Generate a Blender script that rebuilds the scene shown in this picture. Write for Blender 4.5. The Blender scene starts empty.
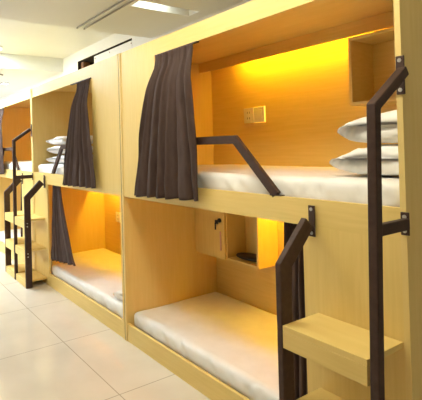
import bpy, bmesh, math, random
from mathutils import Vector, Matrix, noise
random.seed(7)
SC = bpy.context.scene
COL = SC.collection
L = 2.15          # pitch of one bunk unit along the row
H = 2.15          # height of the bunks
D = 0.877         # depth of a sleeping berth

# ------------------------------------------------------------------ materials
def nodes(name):
    m = bpy.data.materials.new(name); m.use_nodes = True
    nt = m.node_tree
    return m, nt, nt.nodes['Principled BSDF']

def ramp(nt, stops):
    r = nt.nodes.new('ShaderNodeValToRGB')
    while len(r.color_ramp.elements) < len(stops): r.color_ramp.elements.new(0.5)
    for e, (p, c) in zip(r.color_ramp.elements, stops):
        e.position = p; e.color = (*c, 1)
    return r

def noise_mat(name, c0, c1, scale=(1, 1, 1), nscale=4, rough=.5, detail=4, bump=0, metal=0, spec=.5, coat=0, lo=.3, hi=.7):
    m, nt, b = nodes(name)
    tc = nt.nodes.new('ShaderNodeTexCoord'); mp = nt.nodes.new('ShaderNodeMapping')
    mp.inputs['Scale'].default_value = scale
    n = nt.nodes.new('ShaderNodeTexNoise'); n.inputs['Scale'].default_value = nscale; n.inputs['Detail'].default_value = detail
    nt.links.new(tc.outputs['Object'], mp.inputs['Vector']); nt.links.new(mp.outputs['Vector'], n.inputs['Vector'])
    r = ramp(nt, [(lo, c0), (hi, c1)])
    nt.links.new(n.outputs['Fac'], r.inputs['Fac']); nt.links.new(r.outputs['Color'], b.inputs['Base Color'])
    b.inputs['Roughness'].default_value = rough; b.inputs['Metallic'].default_value = metal
    b.inputs['Specular IOR Level'].default_value = spec
    if coat: b.inputs['Coat Weight'].default_value = coat; b.inputs['Coat Roughness'].default_value = .25
    if bump:
        bp = nt.nodes.new('ShaderNodeBump'); bp.inputs['Strength'].default_value = bump; bp.inputs['Distance'].default_value = .004
        nt.links.new(n.outputs['Fac'], bp.inputs['Height']); nt.links.new(bp.outputs['Normal'], b.inputs['Normal'])
    return m

WOOD = noise_mat('maple_laminate', (.74, .535, .165), (.80, .59, .205), (1.3, 6, 22), 3, .42, 5)
WOODV = noise_mat('maple_laminate_upright', (.74, .535, .165), (.80, .59, .205), (22, 6, 1.3), 3, .42, 5)
EDGE = noise_mat('maple_edge_band', (.75, .55, .19), (.79, .59, .225), (20, 20, 1.5), 3, .5)
STEEL = noise_mat('brown_steel', (.052, .029, .022), (.068, .039, .031), (1, 1, 1), 40, .5, 2, spec=.2)
SCREW = noise_mat('screw_zinc', (.55, .53, .50), (.65, .63, .6), nscale=60, rough=.3, metal=.8)
CLOTH = noise_mat('taupe_curtain', (.054, .032, .027), (.076, .047, .039), (1, 1, .3), 30, .75, 4, bump=.15, spec=.25)
SHEET = noise_mat('white_sheet', (.80, .79, .76), (.86, .85, .83), nscale=9, rough=.5, bump=.12, spec=.4)
DUVET = noise_mat('white_duvet', (.80, .79, .77), (.86, .85, .84), nscale=14, rough=.8, bump=.2, spec=.2)
PLAST = noise_mat('white_plaster', (.74, .73, .69), (.78, .77, .73), nscale=3, rough=.55, spec=.35)
CEILM = noise_mat('ceiling_paint', (.73, .735, .72), (.76, .765, .75), nscale=2, rough=.4, spec=.4)
TANW = noise_mat('tan_paint', (.42, .33, .20), (.46, .36, .23), nscale=3, rough=.6)
PLASTIC = noise_mat('cream_plastic', (.78, .75, .68), (.8, .77, .70), nscale=20, rough=.3)
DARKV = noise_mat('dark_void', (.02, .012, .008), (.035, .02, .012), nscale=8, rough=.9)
BROWNB = noise_mat('rough_brown_board', (.16, .07, .03), (.24, .11, .05), (8, 8, 1), 6, .8)
BLACK = noise_mat('black_rubber', (.012, .011, .011), (.02, .018, .018), nscale=30, rough=.6)
PIPE = noise_mat('grey_conduit', (.20, .18, .15), (.25, .23, .19), nscale=30, rough=.35)
PINK = noise_mat('key_tag', (.62, .34, .25), (.66, .38, .29), nscale=30, rough=.5)

def emit(name, col, s):
    m, nt, b = nodes(name)
    b.inputs['Base Color'].default_value = (*col, 1)
    b.inputs['Emission Color'].default_value = (*col, 1); b.inputs['Emission Strength'].default_value = s
    return m
AMBER = (1, .60, .010)
LED_A = emit('amber_led', AMBER, 64)
LED_B = emit('amber_led_lower', (1, .64, .04), 80)
LED_C = emit('amber_led_dim', AMBER, 9)
LED_FILL = emit('amber_led_front', AMBER, 4)
LED_S = emit('switch_glow', (1, .6, .08), 1.6)
COOL = emit('cool_led', (.80, 1, .96), 45)
AISLE_FILL = emit('aisle_led', (1, .94, .74), 16)
AISLE_FILL_L = emit('aisle_led_left', (.84, .97, 1.08), 60)
COOL2 = emit('cool_led_small', (.95, 1, .9), 8)

def floor_mat():
    m, nt, b = nodes('polished_tile')
    tc = nt.nodes.new('ShaderNodeTexCoord'); mp = nt.nodes.new('ShaderNodeMapping')
    mp.inputs['Location'].default_value = (.2545 + .892*20, .392 + .892*20, 0)
    br = nt.nodes.new('ShaderNodeTexBrick'); br.offset = 0; br.squash = 1
    br.inputs['Scale'].default_value = 1; br.inputs['Brick Width'].default_value = .892; br.inputs['Row Height'].default_value = .892
    br.inputs['Mortar Size'].default_value = .0035; br.inputs['Mortar Smooth'].default_value = .2
    br.inputs['Mortar'].default_value = (.40, .35, .27, 1)
    n = nt.nodes.new('ShaderNodeTexNoise'); n.inputs['Scale'].default_value = 2.5; n.inputs['Detail'].default_value = 6
    r = ramp(nt, [(.3, (.64, .58, .48)), (.7, (.72, .66, .56))])
    L_ = nt.links.new
    L_(tc.outputs['Object'], mp.inputs['Vector']); L_(mp.outputs['Vector'], br.inputs['Vector'])
    L_(tc.outputs['Object'], n.inputs['Vector']); L_(n.outputs['Fac'], r.inputs['Fac'])
    L_(r.outputs['Color'], br.inputs['Color1']); L_(r.outputs['Color'], br.inputs['Color2'])
    L_(br.outputs['Color'], b.inputs['Base Color'])
    b.inputs['Roughness'].default_value = .09; b.inputs['Specular IOR Level'].default_value = .6
    return m
TILE = floor_mat()

def glass_mat():
    m = bpy.data.materials.new('window_glass'); m.use_nodes = True; nt = m.node_tree
    nt.nodes.clear()
    o = nt.nodes.new('ShaderNodeOutputMaterial'); mx = nt.nodes.new('ShaderNodeMixShader')
    t = nt.nodes.new('ShaderNodeBsdfTransparent'); g = nt.nodes.new('ShaderNodeBsdfGlossy'); g.inputs['Roughness'].default_value = .02
    f = nt.nodes.new('ShaderNodeFresnel'); f.inputs['IOR'].default_value = 1.45
    nt.links.new(f.outputs[0], mx.inputs[0]); nt.links.new(t.outputs[0], mx.inputs[1]); nt.links.new(g.outputs[0], mx.inputs[2])
    nt.links.new(mx.outputs[0], o.inputs[0])
    return m
GLASS = glass_mat()

# ------------------------------------------------------------------ helpers
def box(bm, x0, x1, y0, y1, z0, z1, bevel=0):
    if x0 > x1: x0, x1 = x1, x0
    r = bmesh.ops.create_cube(bm, size=1, matrix=Matrix.Translation(((x0+x1)/2, (y0+y1)/2, (z0+z1)/2)) @ Matrix.Diagonal((x1-x0, y1-y0, z1-z0, 1)))
    if bevel:
        es = list({e for v in r['verts'] for e in v.link_edges})
        bmesh.ops.bevel(bm, geom=es, offset=bevel, segments=2, affect='EDGES', profile=.5)

def cyl(bm, p, q, r, seg=16):
    p, q = Vector(p), Vector(q); d = q-p
    M = Matrix.Translation((p+q)/2) @ d.to_track_quat('Z', 'Y').to_matrix().to_4x4()
    bmesh.ops.create_cone(bm, cap_ends=True, segments=seg, radius1=r, radius2=r, depth=d.length, matrix=M)

def bar(bm, pts, wx, wn, bevel=.004):
    """square tube swept along a polyline lying in the plane x = const (or y = const): mitred corners"""
    pts = [Vector(p) for p in pts]
    same_x = max(abs(p.x-pts[0].x) for p in pts) < 1e-6
    side = Vector((1, 0, 0)) if same_x else Vector((0, 1, 0))
    rings = []
    for i, p in enumerate(pts):
        d0 = (p-pts[i-1]).normalized() if i else (pts[1]-p).normalized()
        d1 = (pts[i+1]-p).normalized() if i < len(pts)-1 else d0
        n0 = d0.cross(side).normalized(); n1 = d1.cross(side).normalized()
        n = (n0+n1).normalized(); k = 1/max(.3, n.dot(n0))
        rings.append([bm.verts.new(p + side*a*wx/2 + n*b*k*wn/2) for a, b in ((-1, -1), (1, -1), (1, 1), (-1, 1))])
    fs = [bm.faces.new(rings[0]), bm.faces.new(rings[-1][::-1])]
    for a, b in zip(rings, rings[1:]):
        for j in range(4):
            fs.append(bm.faces.new((a[j], b[j], b[(j+1) % 4], a[(j+1) % 4])))
    bmesh.ops.recalc_face_normals(bm, faces=fs)
    if bevel:
        es = list({e for r in rings for v in r for e in v.link_edges})
        bmesh.ops.bevel(bm, geom=es, offset=bevel, segments=2, affect='EDGES', profile=.5)

def obj(name, bm, mat, parent=None, smooth=False, loc=None):
    me = bpy.data.meshes.new(name)
    bm.to_mesh(me); bm.free()
    me.materials.append(mat)
    for p in me.polygons: p.use_smooth = smooth
    o = bpy.data.objects.new(name, me); COL.objects.link(o)
    if parent: o.parent = parent
    if loc: o.location = loc
    return o

def B(*boxes, bevel=0):
    bm = bmesh.new()
    for b in boxes: box(bm, *b, bevel=bevel)
    return bm

def thing(name, label, cat, loc=(0, 0, 0), group=None):
    o = bpy.data.objects.new(name, None); COL.objects.link(o); o.location = loc
    o['label'] = label; o['category'] = cat
    if group: o['group'] = group
    return o

def tag(o, label, cat, group=None):
    o['label'] = label; o['category'] = cat
    if group: o['group'] = group
    return o

def struct(name, bm, mat):
    o = obj(name, bm, mat); o['kind'] = 'structure'; return o

# ------------------------------------------------------------------ room shell
XL, XR, YF, YB = -8.5, 4.2, -3.3, .95
ZC, ZS, ZF = 2.84, 2.60, 2.63     # main ceiling, dropped soffit, low ceiling at the far end
struct('floor', B((XL-.1, XR+.1, YF-.1, YB+.3, -.1, 0)), TILE)
struct('ceiling', B((-3.6, -1.04, YF, YB+.3, ZC, ZC+.1)), CEILM)
struct('trim_1', B((-8.5, -3.6, YF, YB, ZF, ZC+.1)), CEILM)
# dropped soffit over the near bunks with a slot for the recessed lamp
sx0, sx1, sy0, sy1 = -.19, -.04, .22, .82
struct('trim_2', B((-1.04, sx0, YF, YB, ZS, ZC+.1), (sx1, XR, YF, YB, ZS, ZC+.1), (sx0, sx1, YF, sy0, ZS, ZC+.1),
                   (sx0, sx1, sy1, YB, ZS, ZC+.1), (sx0, sx1, sy0, sy1, ZS+.1, ZC+.1)), CEILM)
hx0, hx1, hz0, hz1 = -3.03, -1.45, 2.40, 2.695
struct('wall_back', B((XL, hx0, YB, YB+.1, 0, ZC), (hx1, XR, YB, YB+.1, 0, ZC), (hx0, hx1, YB, YB+.1, 0, hz0), (hx0, hx1, YB, YB+.1, hz1, ZC)), PLAST)
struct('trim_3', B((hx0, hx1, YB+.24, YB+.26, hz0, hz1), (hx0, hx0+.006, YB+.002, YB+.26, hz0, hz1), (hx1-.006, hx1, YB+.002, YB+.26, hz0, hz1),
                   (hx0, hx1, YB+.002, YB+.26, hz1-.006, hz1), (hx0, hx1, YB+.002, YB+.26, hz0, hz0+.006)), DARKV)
struct('wall_left', B((XL-.1, XL, YF, YB+.1, 0, ZC)), PLAST)
struct('wall_right', B((XR, XR+.1, YF, YB+.1, 0, ZC)), PLAST)
wins = [(-7.4, -5.2), (-4.6, -2.4), (-1.9, .1)]  # unseen windows, added to bring light into the room
wz0, wz1 = .85, 2.35
bx = [(XL, XR, YF-.1, YF, 0, wz0), (XL, XR, YF-.1, YF, wz1, ZC)]
edges = [XL] + [v for w in wins for v in w] + [XR]
for a, b in zip(edges[::2], edges[1::2]): bx.append((a, b, YF-.1, YF, wz0, wz1))
struct('wall_front', B(*bx), TANW)
for i, (a, b) in enumerate(wins):
    m = (a+b)/2
    w = struct('window_%d' % (i+1), B((a, a+.05, YF-.08, YF-.02, wz0, wz1), (b-.05, b, YF-.08, YF-.02, wz0, wz1), (m-.025, m+.025, YF-.08, YF-.02, wz0, wz1),
               (a, b, YF-.08, YF-.02, wz0, wz0+.05), (a, b, YF-.08, YF-.02, wz1-.05, wz1)), PLASTIC)
    obj('pane', B((a+.05, b-.05, YF-.052, YF-.048, wz0+.05, wz1-.05)), GLASS, w)

# white board and a scrap of timber inside the high wall opening
t = thing('access_board', 'white board with small screws set in the high wall opening above the bunks', 'board', (-1.985, YB+.02, hz0+.006))
obj('board', B((-.515, .525, -.01, .012, 0, .268), bevel=.003), PLAST, t)
for x in (-.47, -.05, .50):
    bm = bmesh.new(); cyl(bm, (x, -.014, .235), (x, -.009, .235), .008, 10); obj('screw', bm, BROWNB, t)
tag(obj('timber_offcut', B((-.04, .04, -.05, .05, 0, .275), bevel=.004), BROWNB, loc=(-2.96, YB+.09, hz0+.006)), 'brown timber upright inside the dark hole high on the wall', 'timber')
tag(obj('timber_offcut', B((-.02, .02, -.03, .03, 0, .26), bevel=.004), BROWNB, loc=(-2.76, YB+.17, hz0+.006)), 'thin brown timber strip in the middle of the dark wall hole', 'timber')

# two conduits under the soffit
for i, (y, lab) in enumerate(((.095, 'thin grey conduit under the ceiling soffit, the one farther from the bunks'), (.165, 'thin grey conduit under the ceiling soffit, the one nearer the bunks'))):
    p = thing('ceiling_conduit', lab, 'pipe', (-.99, y, ZS-.0075), 'conduits under the soffit')
    bm = bmesh.new(); cyl(bm, (0, 0, 0), (4.4, 0, 0), .007, 12); obj('tube', bm, PIPE, p, True)
    bm = bmesh.new(); cyl(bm, (-.012, 0, 0), (.02, 0, 0), .0085, 12); obj('end_cap', bm, PIPE, p, True)

# ceiling lamps
t = thing('recessed_lamp', 'white recessed strip lamp glowing in the ceiling soffit slot above the seam', 'ceiling lamp', ((sx0+sx1)/2, (sy0+sy1)/2, ZS+.1))
obj('tray', B((-.07, .07, -.29, .29, -.02, 0), bevel=.002), PLAST, t)
obj('lamp_tube', B((-.045, .045, -.22, .04, -.045, -.02), bevel=.008), COOL2, t)
for x, y, z, hl, lab in ((-2.85, -.85, ZC, .65, 'long white ceiling lamp over the aisle facing the double ladder'), (1.35, -.68, ZS, 1.25, 'long white ceiling lamp under the soffit over the near aisle'), (-5.6, -.8, ZF, .65, 'long white ceiling lamp over the aisle at the far end')):
    t = thing('ceiling_strip_lamp', lab, 'ceiling lamp', (x, y, z), 'long lamps over the aisle')  # unseen aisle lamps, added to light the bunks from above
    obj('housing', B((-hl, hl, -.16, .16, -.04, 0), bevel=.004), PLASTIC, t)
    obj('diffuser', B((-hl+.03, hl-.03, -.14, .14, -.048, -.04)), AISLE_FILL if x > 0 else AISLE_FILL_L, t)
t = thing('ceiling_panel_lamp', 'bright cool white panel lamp on the ceiling beside the step down', 'ceiling lamp', (-3.36, -.37, ZC))
obj('frame', B((-.2, .2, -.32, .32, -.03, 0), bevel=.004), PLASTIC, t)
obj('diffuser', B((-.18, .18, -.30, .30, -.036, -.03)), COOL, t)
for x, y, lit, lab in ((-4.2, .13, 0, 'unlit round ring downlight in the far low ceiling'), (-5.05, .44, 1, 'small lit downlight in the far low ceiling, farther than the ring')):
    t = thing('downlight', lab, 'ceiling lamp', (x, y, ZF), 'downlights in the low ceiling')
    bm = bmesh.new(); cyl(bm, (0, 0, -.012), (0, 0, 0), .075, 24); obj('ring', bm, PIPE, t)
    bm = bmesh.new(); cyl(bm, (0, 0, -.016), (0, 0, -.012), .055, 24); obj('diffuser', bm, COOL2 if lit else PLASTIC, t)

# ------------------------------------------------------------------ bunk units
SW = .022
def bunk(ox, mir, label, led_up, led_low, led_fill=None, seam=None):
    r = thing('bunk_bed', label, 'bunk bed', (ox, 0, 0), 'row of maple bunk beds')
    X = (lambda u: L-u) if mir else (lambda u: u)
    def part(name, mat, *bs, bevel=0, parent=r):
        return obj(name, B(*[(X(b[0]), X(b[1]), *b[2:]) for b in bs], bevel=bevel), mat, parent)
    part('end_panel', EDGE, (.005, .005+SW, -.006, D+.02, 0, H))
    part('end_panel', EDGE, (L-.005-SW, L-.005, -.006, D+.02, 0, H))
    a, b = .0055+SW, L-.0055-SW
    RB, RT = 1.076, 1.194
    if seam is not None: part('seam_strip', DARKV, (seam-.0045, seam+.0045, -.004, .03, 0, H))  # dark strip painted in for the shadow of the gap between units
    part('back_panel', WOOD, (a, b, D, D+.018, 0, H))
    part('roof_panel', WOOD, (a, b, .02, D, H-.02, H))
    part('upper_front_panel', WOODV, (a, .5, 0, .02, RB, H))
    part('lintel', WOOD, (.5, b, 0, .02, 2.045, H))
    part('bed_rail', WOOD, (.5, b, 0, .02, RB, RT))
    part('ladder_panel', WOODV, (1.68, b, 0, .02, 0, RB))
    part('kick_board', WOOD, (a, 1.68, 0, .02, 0, .128))
    part('upper_deck', WOOD, (a, b, .02, D, 1.105, 1.157))
    part('lower_deck', WOOD, (a, b, .02, D, .06, .09))
    part('led_valance', WOOD, (a, b, .745, .760, 2.05, H-.02))
    part('led_valance', WOOD, (.78, b, .70, .715, 1.0, 1.105))  # unseen lower board, added to block the strip's glare on the floor
    s = part('led_strip', led_up, (.42, 1.5, .765, .785, 2.112, 2.122)); s['label'] = 'amber glowing strip'
    if led_fill: s = part('led_strip', led_fill, (.55, 1.45, .030, .050, 2.108, 2.116)); s['label'] = 'amber glowing strip'  # hidden fill strip, added to deepen the amber in the upper berth
    s = part('led_strip', led_low, (.80, 2.0, .745, .770, 1.088, 1.098)); s['label'] = 'amber glowing strip'
    part('curtain_track', STEEL, (.51, .96, -.004, .016, 2.038, 2.045))
    part('curtain_track', STEEL, (1.47, 1.67, .05, .065, 1.094, 1.105))
    # guard rail of square tube standing on the bed rail
    bm = bmesh.new()
    pts = [(.62, .012, RT), (.79, .012, 1.467), (1.247, .012, 1.467), (1.525, .012, RT)]
    bar(bm, [(X(p[0]), p[1], p[2]) for p in pts], .024, .044, .003)
    g = obj('guard_rail', bm, STEEL, r); g['label'] = 'brown steel guard rail'
    for u in (.62, 1.525):
        bm = B((X(u)-.035, X(u)+.035, -.002, .026, RT, RT+.005), bevel=.001); obj('foot_plate', bm, STEEL, g)
    return r

BUNKS = [
    bunk(0, False, 'nearest maple bunk bed with glowing amber upper berth and open shelf box', LED_A, LED_B, LED_FILL, 0),
    bunk(-L, True, 'middle maple bunk bed with pale upper berth, left of the nearest bunk', LED_C, LED_B),
    bunk(-2*L, False, 'farthest maple bunk bed at the left edge with amber upper berth', LED_A, LED_C, LED_FILL, L)]

# cabinets fixed inside the nearest berths
def shell(x0, x1, y0, y1, z0, z1, t=.018):
    return [(x0, x0+t, y0, y1, z0, z1), (x1-t, x1, y0, y1, z0, z1), (x0+t, x1-t, y0, y1, z0, z0+t), (x0+t, x1-t, y0, y1, z1-t, z1), (x0+t, x1-t, y1-.01, y1, z0+t, z1-t)]
t = thing('wall_shelf_box', 'open square maple shelf box high at right in the near upper berth', 'shelf', (1.492, .655, 1.640))
obj('case', B(*shell(0, .62, 0, .22, 0, .38)), WOOD, t)
def locker(ox, mir, lab, detail):
    t = thing('wall_shelf_locker', lab, 'cabinet', (ox, .675, .562), 'lockers in the lower berths')
    X = (lambda u: L-u) if mir else (lambda u: u)
    W1 = .728
    bs = [(.026, .044, .0, .2, 0, .538), (W1-.018, W1, 0, .2, 0, .538), (.385, .403, .002, .2, .018, .52), (.044, W1-.018, 0, .2, 0, .018), (.044, W1-.018, 0, .2, .52, .538), (.044, W1-.018, .19, .2, .018, .52)]
    obj('case', B(*[(X(b[0]), X(b[1]), *b[2:]) for b in bs]), WOODV, t)
    d = obj('door', B((X(.028), X(.392), -.018, 0, .004, .534), bevel=.002), WOODV, t)
    k = X(.345); s = -1 if mir else 1
    bm = bmesh.new(); cyl(bm, (k, -.03, .30), (k, -.018, .30), .016, 18); obj('lock', bm, BLACK, d)
    if detail:
        bm = bmesh.new(); box(bm, k-.040, k-.005, -.036, -.030, .272, .302, .002); box(bm, k-.044, k-.030, -.036, -.031, .225, .28, .002); obj('key', bm, BLACK, d)
        bm = B((k+.0, k+.014, -.026, -.0185, .07, .215), bevel=.002); o = obj('key_tag', bm, PINK, d); o['label'] = 'pinkish hanging key tag'
    return t
locker(0, False, 'maple locker with key in its door beside an open cubby, near lower berth', True)
locker(-L, True, 'maple locker in the middle lower berth, hidden at its right end', False)

bm = bmesh.new()
bmesh.ops.create_uvsphere(bm, u_segments=24, v_segments=12, radius=1)
for v in bm.verts:
    z = v.co.z
    v.co = Vector((v.co.x*.145, v.co.y*.072, (.018 + z*.018) if z < 0 else .018+z*.024))
    v.co += noise.noise_vector(v.co*25)*.003*(z > -.5)
    v.co.z = max(v.co.z, 0)
tag(obj('black_pouch', bm, BLACK, smooth=True, loc=(.555, .772, .581)), 'flat black pouch lying in the open cubby of the near locker', 'pouch')

# sockets
def plate(name, lab, cat, x, z, glow):
    t = thing(name, lab, cat, (x, D-.006, z))
    obj('plate', B((-.052, .052, -.006, .0055, -.058, .058), bevel=.003), PLASTIC, t)
    if glow:
        obj('glow_rim', B((-.053, .056, .0, .0055, -.060, .060)), LED_S, t)
        obj('rocker', B((-.034, .034, -.010, -.005, -.036, .036), bevel=.002), PLASTIC, t)
    else:
        for dz in (-.022, .022):
            obj('socket_hole', B((-.014, -.008, -.0068, -.005, dz-.008, dz+.008), (.008, .014, -.0068, -.005, dz-.008, dz+.008)), PIPE, t)
plate('wall_socket', 'cream wall socket left of the light switch in the near upper berth', 'socket', .475, 1.664, False)
plate('light_switch', 'cream light switch with glowing amber rim in the near upper berth', 'switch', .585, 1.664, True)
plate('wall_socket', 'cream wall socket on the back of the middle lower berth', 'socket', -1.75, .625, False)

# ------------------------------------------------------------------ ladders
def step(parent, x0, x1, zt):
    s = obj('step', B((x0, x1, -.228, -.004, zt-.022, zt), bevel=.0015), WOOD, parent)
    hgt = .089 if zt > .2 else zt-.004
    obj('apron', B((x0+.001, x1-.001, -.229, -.209, zt-hgt, zt-.0225), bevel=.001), WOOD, s)

def flange(parent, x, z0, z1, w=.05):
    f = obj('mounting_plate', B((x-w/2, x+w/2, -.0135, -.0065, z0, z1), bevel=.002), STEEL, parent)
    for z in (z0+.016, z1-.016):
        bm = bmesh.new(); cyl(bm, (x, -.016, z), (x, -.012, z), .0075, 10); obj('screw', bm, SCREW, f)

def tall_post(parent, x):
    bm = bmesh.new(); bar(bm, [(x, -.215, 0), (x, -.215, 1.552), (x, -.029, 1.682)], .033, .034)
    for v in bm.verts: v.co.x += -.010 + .030*v.co.z/1.6
    p = obj('tall_post', bm, STEEL, parent)
    bm = bmesh.new(); bar(bm, [(x+.008, -.202, 1.142), (x+.008, -.014, 1.142)], .024, .040, .003); obj('bracket_arm', bm, STEEL, p)
    flange(parent, x, 1.602, 1.740, .030); flange(parent, x, 1.100, 1.182, .030)

def short_post(parent, x, zb=.94):
    bm = bmesh.new(); bar(bm, [(x, -.197, 0), (x, -.197, zb), (x, -.039, 1.099)], .028, .066)
    obj('short_post', bm, STEEL, parent)
    flange(parent, x, 1.035, 1.169, .032)

STEPZ = (.712, .395, .075)
def post_screws(parent, x, dirx, zs):
    for zt in zs:
        for dz in (.035, .068):
            bm = bmesh.new(); cyl(bm, (x, -.205, zt-dz), (x+dirx*.004, -.205, zt-dz), .006, 10); obj('screw', bm, SCREW, parent)
lad = thing('bunk_ladder', 'brown steel ladder with maple steps at the near right bunk end', 'ladder', (1.95, 0, 0), 'ladders on the bunks')
tall_post(lad, .192); short_post(lad, -.212)
for z in STEPZ: step(lad, -.197, .168, z)
post_screws(lad, .203, 1, STEPZ[:2])
lad = thing('bunk_ladder', 'double brown steel ladder with three posts at the far left bunks', 'ladder', (-L, 0, 0), 'ladders on the bunks')
tall_post(lad, 0); short_post(lad, .405); short_post(lad, -.405)
for z in STEPZ:
    step(lad, .030, .390, z); step(lad, -.390, -.030, z)
post_screws(lad, .419, 1, STEPZ[:2])

# ------------------------------------------------------------------ soft goods
def slab(name, sx, sy, sz, rad, n, amp, seed, front=0, tuck=0):
    """rounded mattress with a slightly rumpled sheet; origin at the centre of the underside"""
    bm = bmesh.new()
    nx, ny, nz = n
    bmesh.ops.create_cube(bm, size=1)
    for ax, k in ((0, nx), (1, ny), (2, nz)):
        for i in range(1, k):
            co = [0, 0, 0]; co[ax] = -.5 + i/k; no = [0, 0, 0]; no[ax] = 1
            bmesh.ops.bisect_plane(bm, geom=bm.verts[:]+bm.edges[:]+bm.faces[:], plane_co=co, plane_no=no)
    for v in bm.verts:
        p = Vector((v.co.x*sx, v.co.y*sy, v.co.z*sz))
        c = Vector((max(-sx/2+rad, min(sx/2-rad, p.x)), max(-sy/2+rad, min(sy/2-rad, p.y)), max(-sz/2+rad, min(sz/2-rad, p.z))))
        d = p-c
        if d.length > 1e-6:
            q = max(abs(d.x), abs(d.y), abs(d.z)); p = c + d.normalized()*q*(rad/max(rad, 1e-6))
        s = Vector((seed, seed*.7, 0))
        k = noise.noise(p*3.2+s)*.6 + noise.noise(Vector((p.x*9, p.y*7, p.z*9))+s)*.35
        if p.z > 0: p.z += amp*k
        if front and p.y < -sy/2+rad*1.2:
            w = noise.noise(Vector((p.x*14+p.z*16+seed, p.z*5, seed)))+.6*noise.noise(Vector((p.x*31-p.z*20, p.z*7, seed)))
            p.y += front*(w+.9)
        p.z += sz/2
        if p.z < .012: p.z = max(p.z, 0)
        v.co = p
    return bm

def mattress(lab, ox, z, mir, sz, seed):
    X = ox + L/2
    bm = slab('mattress', L-.062, D-.045, sz, .035, (110, 26, 7), .007, seed, .013)
    return tag(obj('mattress', bm, SHEET, smooth=True, loc=(X, .026+(D-.045)/2+.004, z)), lab, 'mattress', 'mattresses in the berths')
mattress('white-sheeted mattress in the near upper berth under the two folded duvets', 0, 1.158, 0, .125, 3)
mattress('white-sheeted mattress in the near lower berth below the key locker', 0, .091, 0, .118, 11)
mattress('white-sheeted mattress in the middle upper berth behind the taupe curtain', -L, 1.158, 1, .125, 23)
mattress('white-sheeted mattress in the middle lower berth beside the double ladder', -L, .091, 1, .118, 31)
mattress('white-sheeted mattress in the far upper berth at the left edge', -2*L, 1.158, 0, .125, 43)
mattress('white-sheeted mattress in the far lower berth at the left edge, behind the ladder', -2*L, .091, 0, .118, 57)

def duvet(lab, x0, x1, y0, y1, z, h, seed, tip, mat=DUVET):
    h += .006
    """folded duvet: thick layer doubled over, the fold (blunt tip) on the side 'tip', with creases between the layers"""
    sx, sy = x1-x0, y1-y0
    NU, NV = 64, 40
    bm = bmesh.new()
    rows = []
    for j in range(NV+1):
        v = math.sin(math.pi/2*(-1 + 2*j/NV))   # along y
        env = max(0, 1-abs(v)**12)**.48        # round off at the ends
        envx = .80+.20*env
        row = []
        for i in range(NU):
            a = 2*math.pi*i/NU
            ca, sa = math.cos(a), math.sin(a)
            e = .55
            x = math.copysign(abs(ca)**e, ca); zz = math.copysign(abs(sa)**(.80), sa)
            # taper towards the fold
            tt = (x*tip+1)/2                  # 1 at the fold
            thick = 1 - .20*tt**3
            zz *= thick
            # crease between the two layers all round the rim
            crease = math.exp(-(zz/.11)**2)*(.10 + .05*noise.noise(Vector((v*2+seed, x*1.5, 0))))
            x *= 1 - crease*(.15 if x*tip > 0 else 1)
            y = v*(1-.10*abs(zz)**2) * (1-.5*crease*env)
            n3 = Vector((x*1.6+seed, v*2.2, zz*1.4))
            k = noise.noise(n3)*.5 + .35*noise.noise(n3*2.3) + .2*noise.noise(n3*4.7)
            top = zz > 0
            groove = math.exp(-(zz*env/.20)**2)*max(0, abs(v)-.5)*2*(.013+.010*noise.noise(Vector((x*2.5, seed, v))))*(1 if x*tip < .75 else max(0, (1-x*tip)*4))
            px = (x0+x1)/2 + x*envx*sx/2 + .016*noise.noise(n3*1.7+Vector((9, 0, 0)))
            py = (y0+y1)/2 + y*sy/2 - math.copysign(groove, v)
            pz = h/2 + zz*env*h/2
            pz += ((k-.8)*.020 if top else k*.004)*env
            pz -= .026*tt**3*(.4+.6*max(0, zz+.5))*env
            py += (.018*noise.noise(n3*2.0+Vector((0, 5, 0))) + .014*noise.noise(n3*5.0+Vector((3, 5, 0))))*min(1, abs(v)*1.2)
            row.append(bm.verts.new((px-(x0+x1)/2, py-(y0+y1)/2, max(pz, 0.0))))
        rows.append(row)
    for a, b in zip(rows, rows[1:]):
        for i in range(NU):
            bm.faces.new((a[i], a[(i+1) % NU], b[(i+1) % NU], b[i]))
    bm.faces.new(rows[0][::-1]); bm.faces.new(rows[-1])
    bmesh.ops.recalc_face_normals(bm, faces=bm.faces[:])
    return tag(obj('folded_duvet', bm, mat, smooth=True, loc=((x0+x1)/2, (y0+y1)/2, z)), lab, 'duvet', 'folded duvets on the upper berths')
ZU = 1.291
duvet('white folded duvet lying on the near upper mattress, lower of the pair', 1.705, 2.115, .15, .66, ZU, .141, 2.3, -1)
duvet('white folded duvet on top of another in the near upper berth', 1.750, 2.115, .15, .64, ZU+.137, .148, 8.1, -1)
for k, (lab, s) in enumerate((('white folded duvet at the bottom of the middle berth stack', 4), ('white folded duvet in the middle of the three-high middle berth stack', 12), ('white folded duvet topping the three-high middle berth stack', 17))):
    duvet(lab, -2.09+.02*k, -1.50-.03*k, .12, .60, ZU+.103*k, .100, s, 1 if k % 2 else -1)
for k, (lab, s) in enumerate((('cream folded duvet at the bottom of the far left berth stack', 34), ('cream folded duvet in the middle of the far left berth stack', 42), ('cream folded duvet on top of the far left berth stack', 47))):
    duvet(lab, -2*L+1.60, -2*L+2.10, .17, .62, ZU+.103*k, .100, s, -1)
d = duvet('white bedding bundle at the right end of the middle lower mattress', -.34, -.045, .06, .36, .212, .10, 61, -1)
d['group'] = 'bedding on the lower berths'

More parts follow.
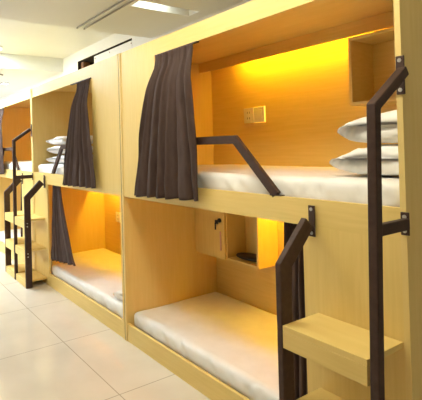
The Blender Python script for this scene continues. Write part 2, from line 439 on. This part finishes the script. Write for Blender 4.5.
def curtain(lab, top, bot, zt, zb, yf, folds, amp, seed, hem=0, shape=None, group='taupe berth curtains'):
    """gathered cloth: top/bot = (x0, x1); yf(t) depth at t (0 top .. 1 bottom)"""
    NX, NZ = 150, 44
    bm = bmesh.new(); rows = []
    x_mid = (bot[0]+bot[1])/2
    for j in range(NZ+1):
        t = j/NZ
        s = shape(t) if shape else t
        row = []
        for i in range(NX+1):
            u = i/NX
            x = (top[0]+(top[1]-top[0])*u)*(1-s) + (bot[0]+(bot[1]-bot[0])*u)*s
            uu = u + .06*noise.noise(Vector((u*4, t*1.3, seed)))
            ph = 2*math.pi*folds*uu
            a = amp*(.40+.60*min(1, t*1.6))*(.95+.6*noise.noise(Vector((u*5, t*.8, seed+3))))
            hdr = math.exp(-(t/.06)**2)
            y = yf(t) + a*math.sin(ph)*(1-.3*hdr) + .25*a*math.sin(2.3*ph+seed) + .006*hdr*math.sin(ph*3)
            y += .010*noise.noise(Vector((u*9, t*5, seed+8)))*t
            x += .35*a*math.cos(ph)*t
            zz = zt + (zb-zt)*t + hem*(u-.5)*t + .003*t*math.sin(ph+.6)
            row.append(bm.verts.new((x-x_mid, y, zz-zb)))
        rows.append(row)
    for a, b in zip(rows, rows[1:]):
        for i in range(NX): bm.faces.new((a[i], a[i+1], b[i+1], b[i]))
    bmesh.ops.recalc_face_normals(bm, faces=bm.faces[:])
    o = obj('privacy_curtain', bm, CLOTH, smooth=True, loc=(x_mid, 0, zb))
    m = o.modifiers.new('thickness', 'SOLIDIFY'); m.thickness = .003; m.offset = 0
    return tag(o, lab, 'curtain', group)

def yup(t):
    k = min(1, max(0, (t-.01)/.24)); k = k*k*(3-2*k)
    return -.006 - .040*k
def bulge(t): return max(0, (t-.09)/.91)**.95
curtain('taupe curtain gathered at the left of the near upper berth', (.518, .925), (.24, 1.0), 2.0365, 1.115, yup, 6, .021, 2, .03, bulge)
curtain('taupe curtain gathered at the right of the middle upper berth', (-.80, -.516), (-1.13, -.37), 2.0365, 1.110, yup, 6, .021, 5, .015, bulge)
curtain('taupe curtain gathered at the left edge of the far upper berth', (-2*L+.515, -2*L+.925), (-2*L+.3, -2*L+.985), 2.0365, 1.115, yup, 6, .021, 9, .03, bulge)
curtain('taupe curtain hanging behind the near ladder in the lower berth', (1.52, 1.69), (1.475, 1.70), 1.086, .225, lambda t: .060, 5, .016, 14)
curtain('taupe curtain swept aside over the middle lower mattress', (-1.655, -1.42), (-1.655, -.99), 1.086, .315, lambda t: .050-.034*t, 6, .015, 21, .07, lambda t: t**1.5)
curtain('taupe curtain in the far lower berth behind the double ladder', (-2*L+1.45, -2*L+1.65), (-2*L+1.42, -2*L+1.66), 1.086, .23, lambda t: .060, 5, .016, 27)

# ------------------------------------------------------------------ light
def area(name, loc, rot, sx, sy, e, col):
    l = bpy.data.lights.new(name, 'AREA'); l.shape = 'RECTANGLE'; l.size = sx; l.size_y = sy; l.energy = e; l.color = col
    o = bpy.data.objects.new(name, l); COL.objects.link(o); o.location = loc; o.rotation_euler = rot
    return o
for (a, b), e in zip(wins, (140, 85, 5)):
    area('daylight', ((a+b)/2, YF-.25, (wz0+wz1)/2+.1), (math.radians(80), 0, 0), b-a, wz1-wz0, e, (1, .985, .94))  # fill light outside each added window
w = bpy.data.worlds.new('World'); SC.world = w; w.use_nodes = True
bg = w.node_tree.nodes['Background']; bg.inputs[0].default_value = (.9, .95, 1, 1); bg.inputs[1].default_value = 1.2

# ------------------------------------------------------------------ camera
f, cx, cy = 449.435, 167.155, 142.54
yaw, pitch, roll = map(math.radians, (56.0631, .5861, -1.5424))
fw = Vector((-math.sin(yaw)*math.cos(pitch), math.cos(yaw)*math.cos(pitch), math.sin(pitch)))
rt = fw.cross(Vector((0, 0, 1))).normalized(); up = rt.cross(fw)
r2 = rt*math.cos(roll)+up*math.sin(roll); u2 = -rt*math.sin(roll)+up*math.cos(roll)
cam = bpy.data.cameras.new('camera'); co = bpy.data.objects.new('camera', cam); COL.objects.link(co)
M = Matrix((r2, u2, -fw)).transposed().to_4x4(); M.translation = Vector((3.0032, -1.6008, 1.4365))
co.matrix_world = M
cam.sensor_fit = 'HORIZONTAL'; cam.sensor_width = 36; cam.lens = f/422*36
cam.shift_x = (211-cx)/422; cam.shift_y = (cy-200)/422
cam.clip_start = .05
SC.camera = co
vs = SC.view_settings
vs.view_transform = 'Standard'; vs.look = 'None'; vs.gamma = 1; vs.use_curve_mapping = False; vs.exposure = .08
SC.cycles.max_bounces = 10; SC.cycles.diffuse_bounces = 6; SC.cycles.sample_clamp_indirect = 6
SC.cycles.use_denoising = True
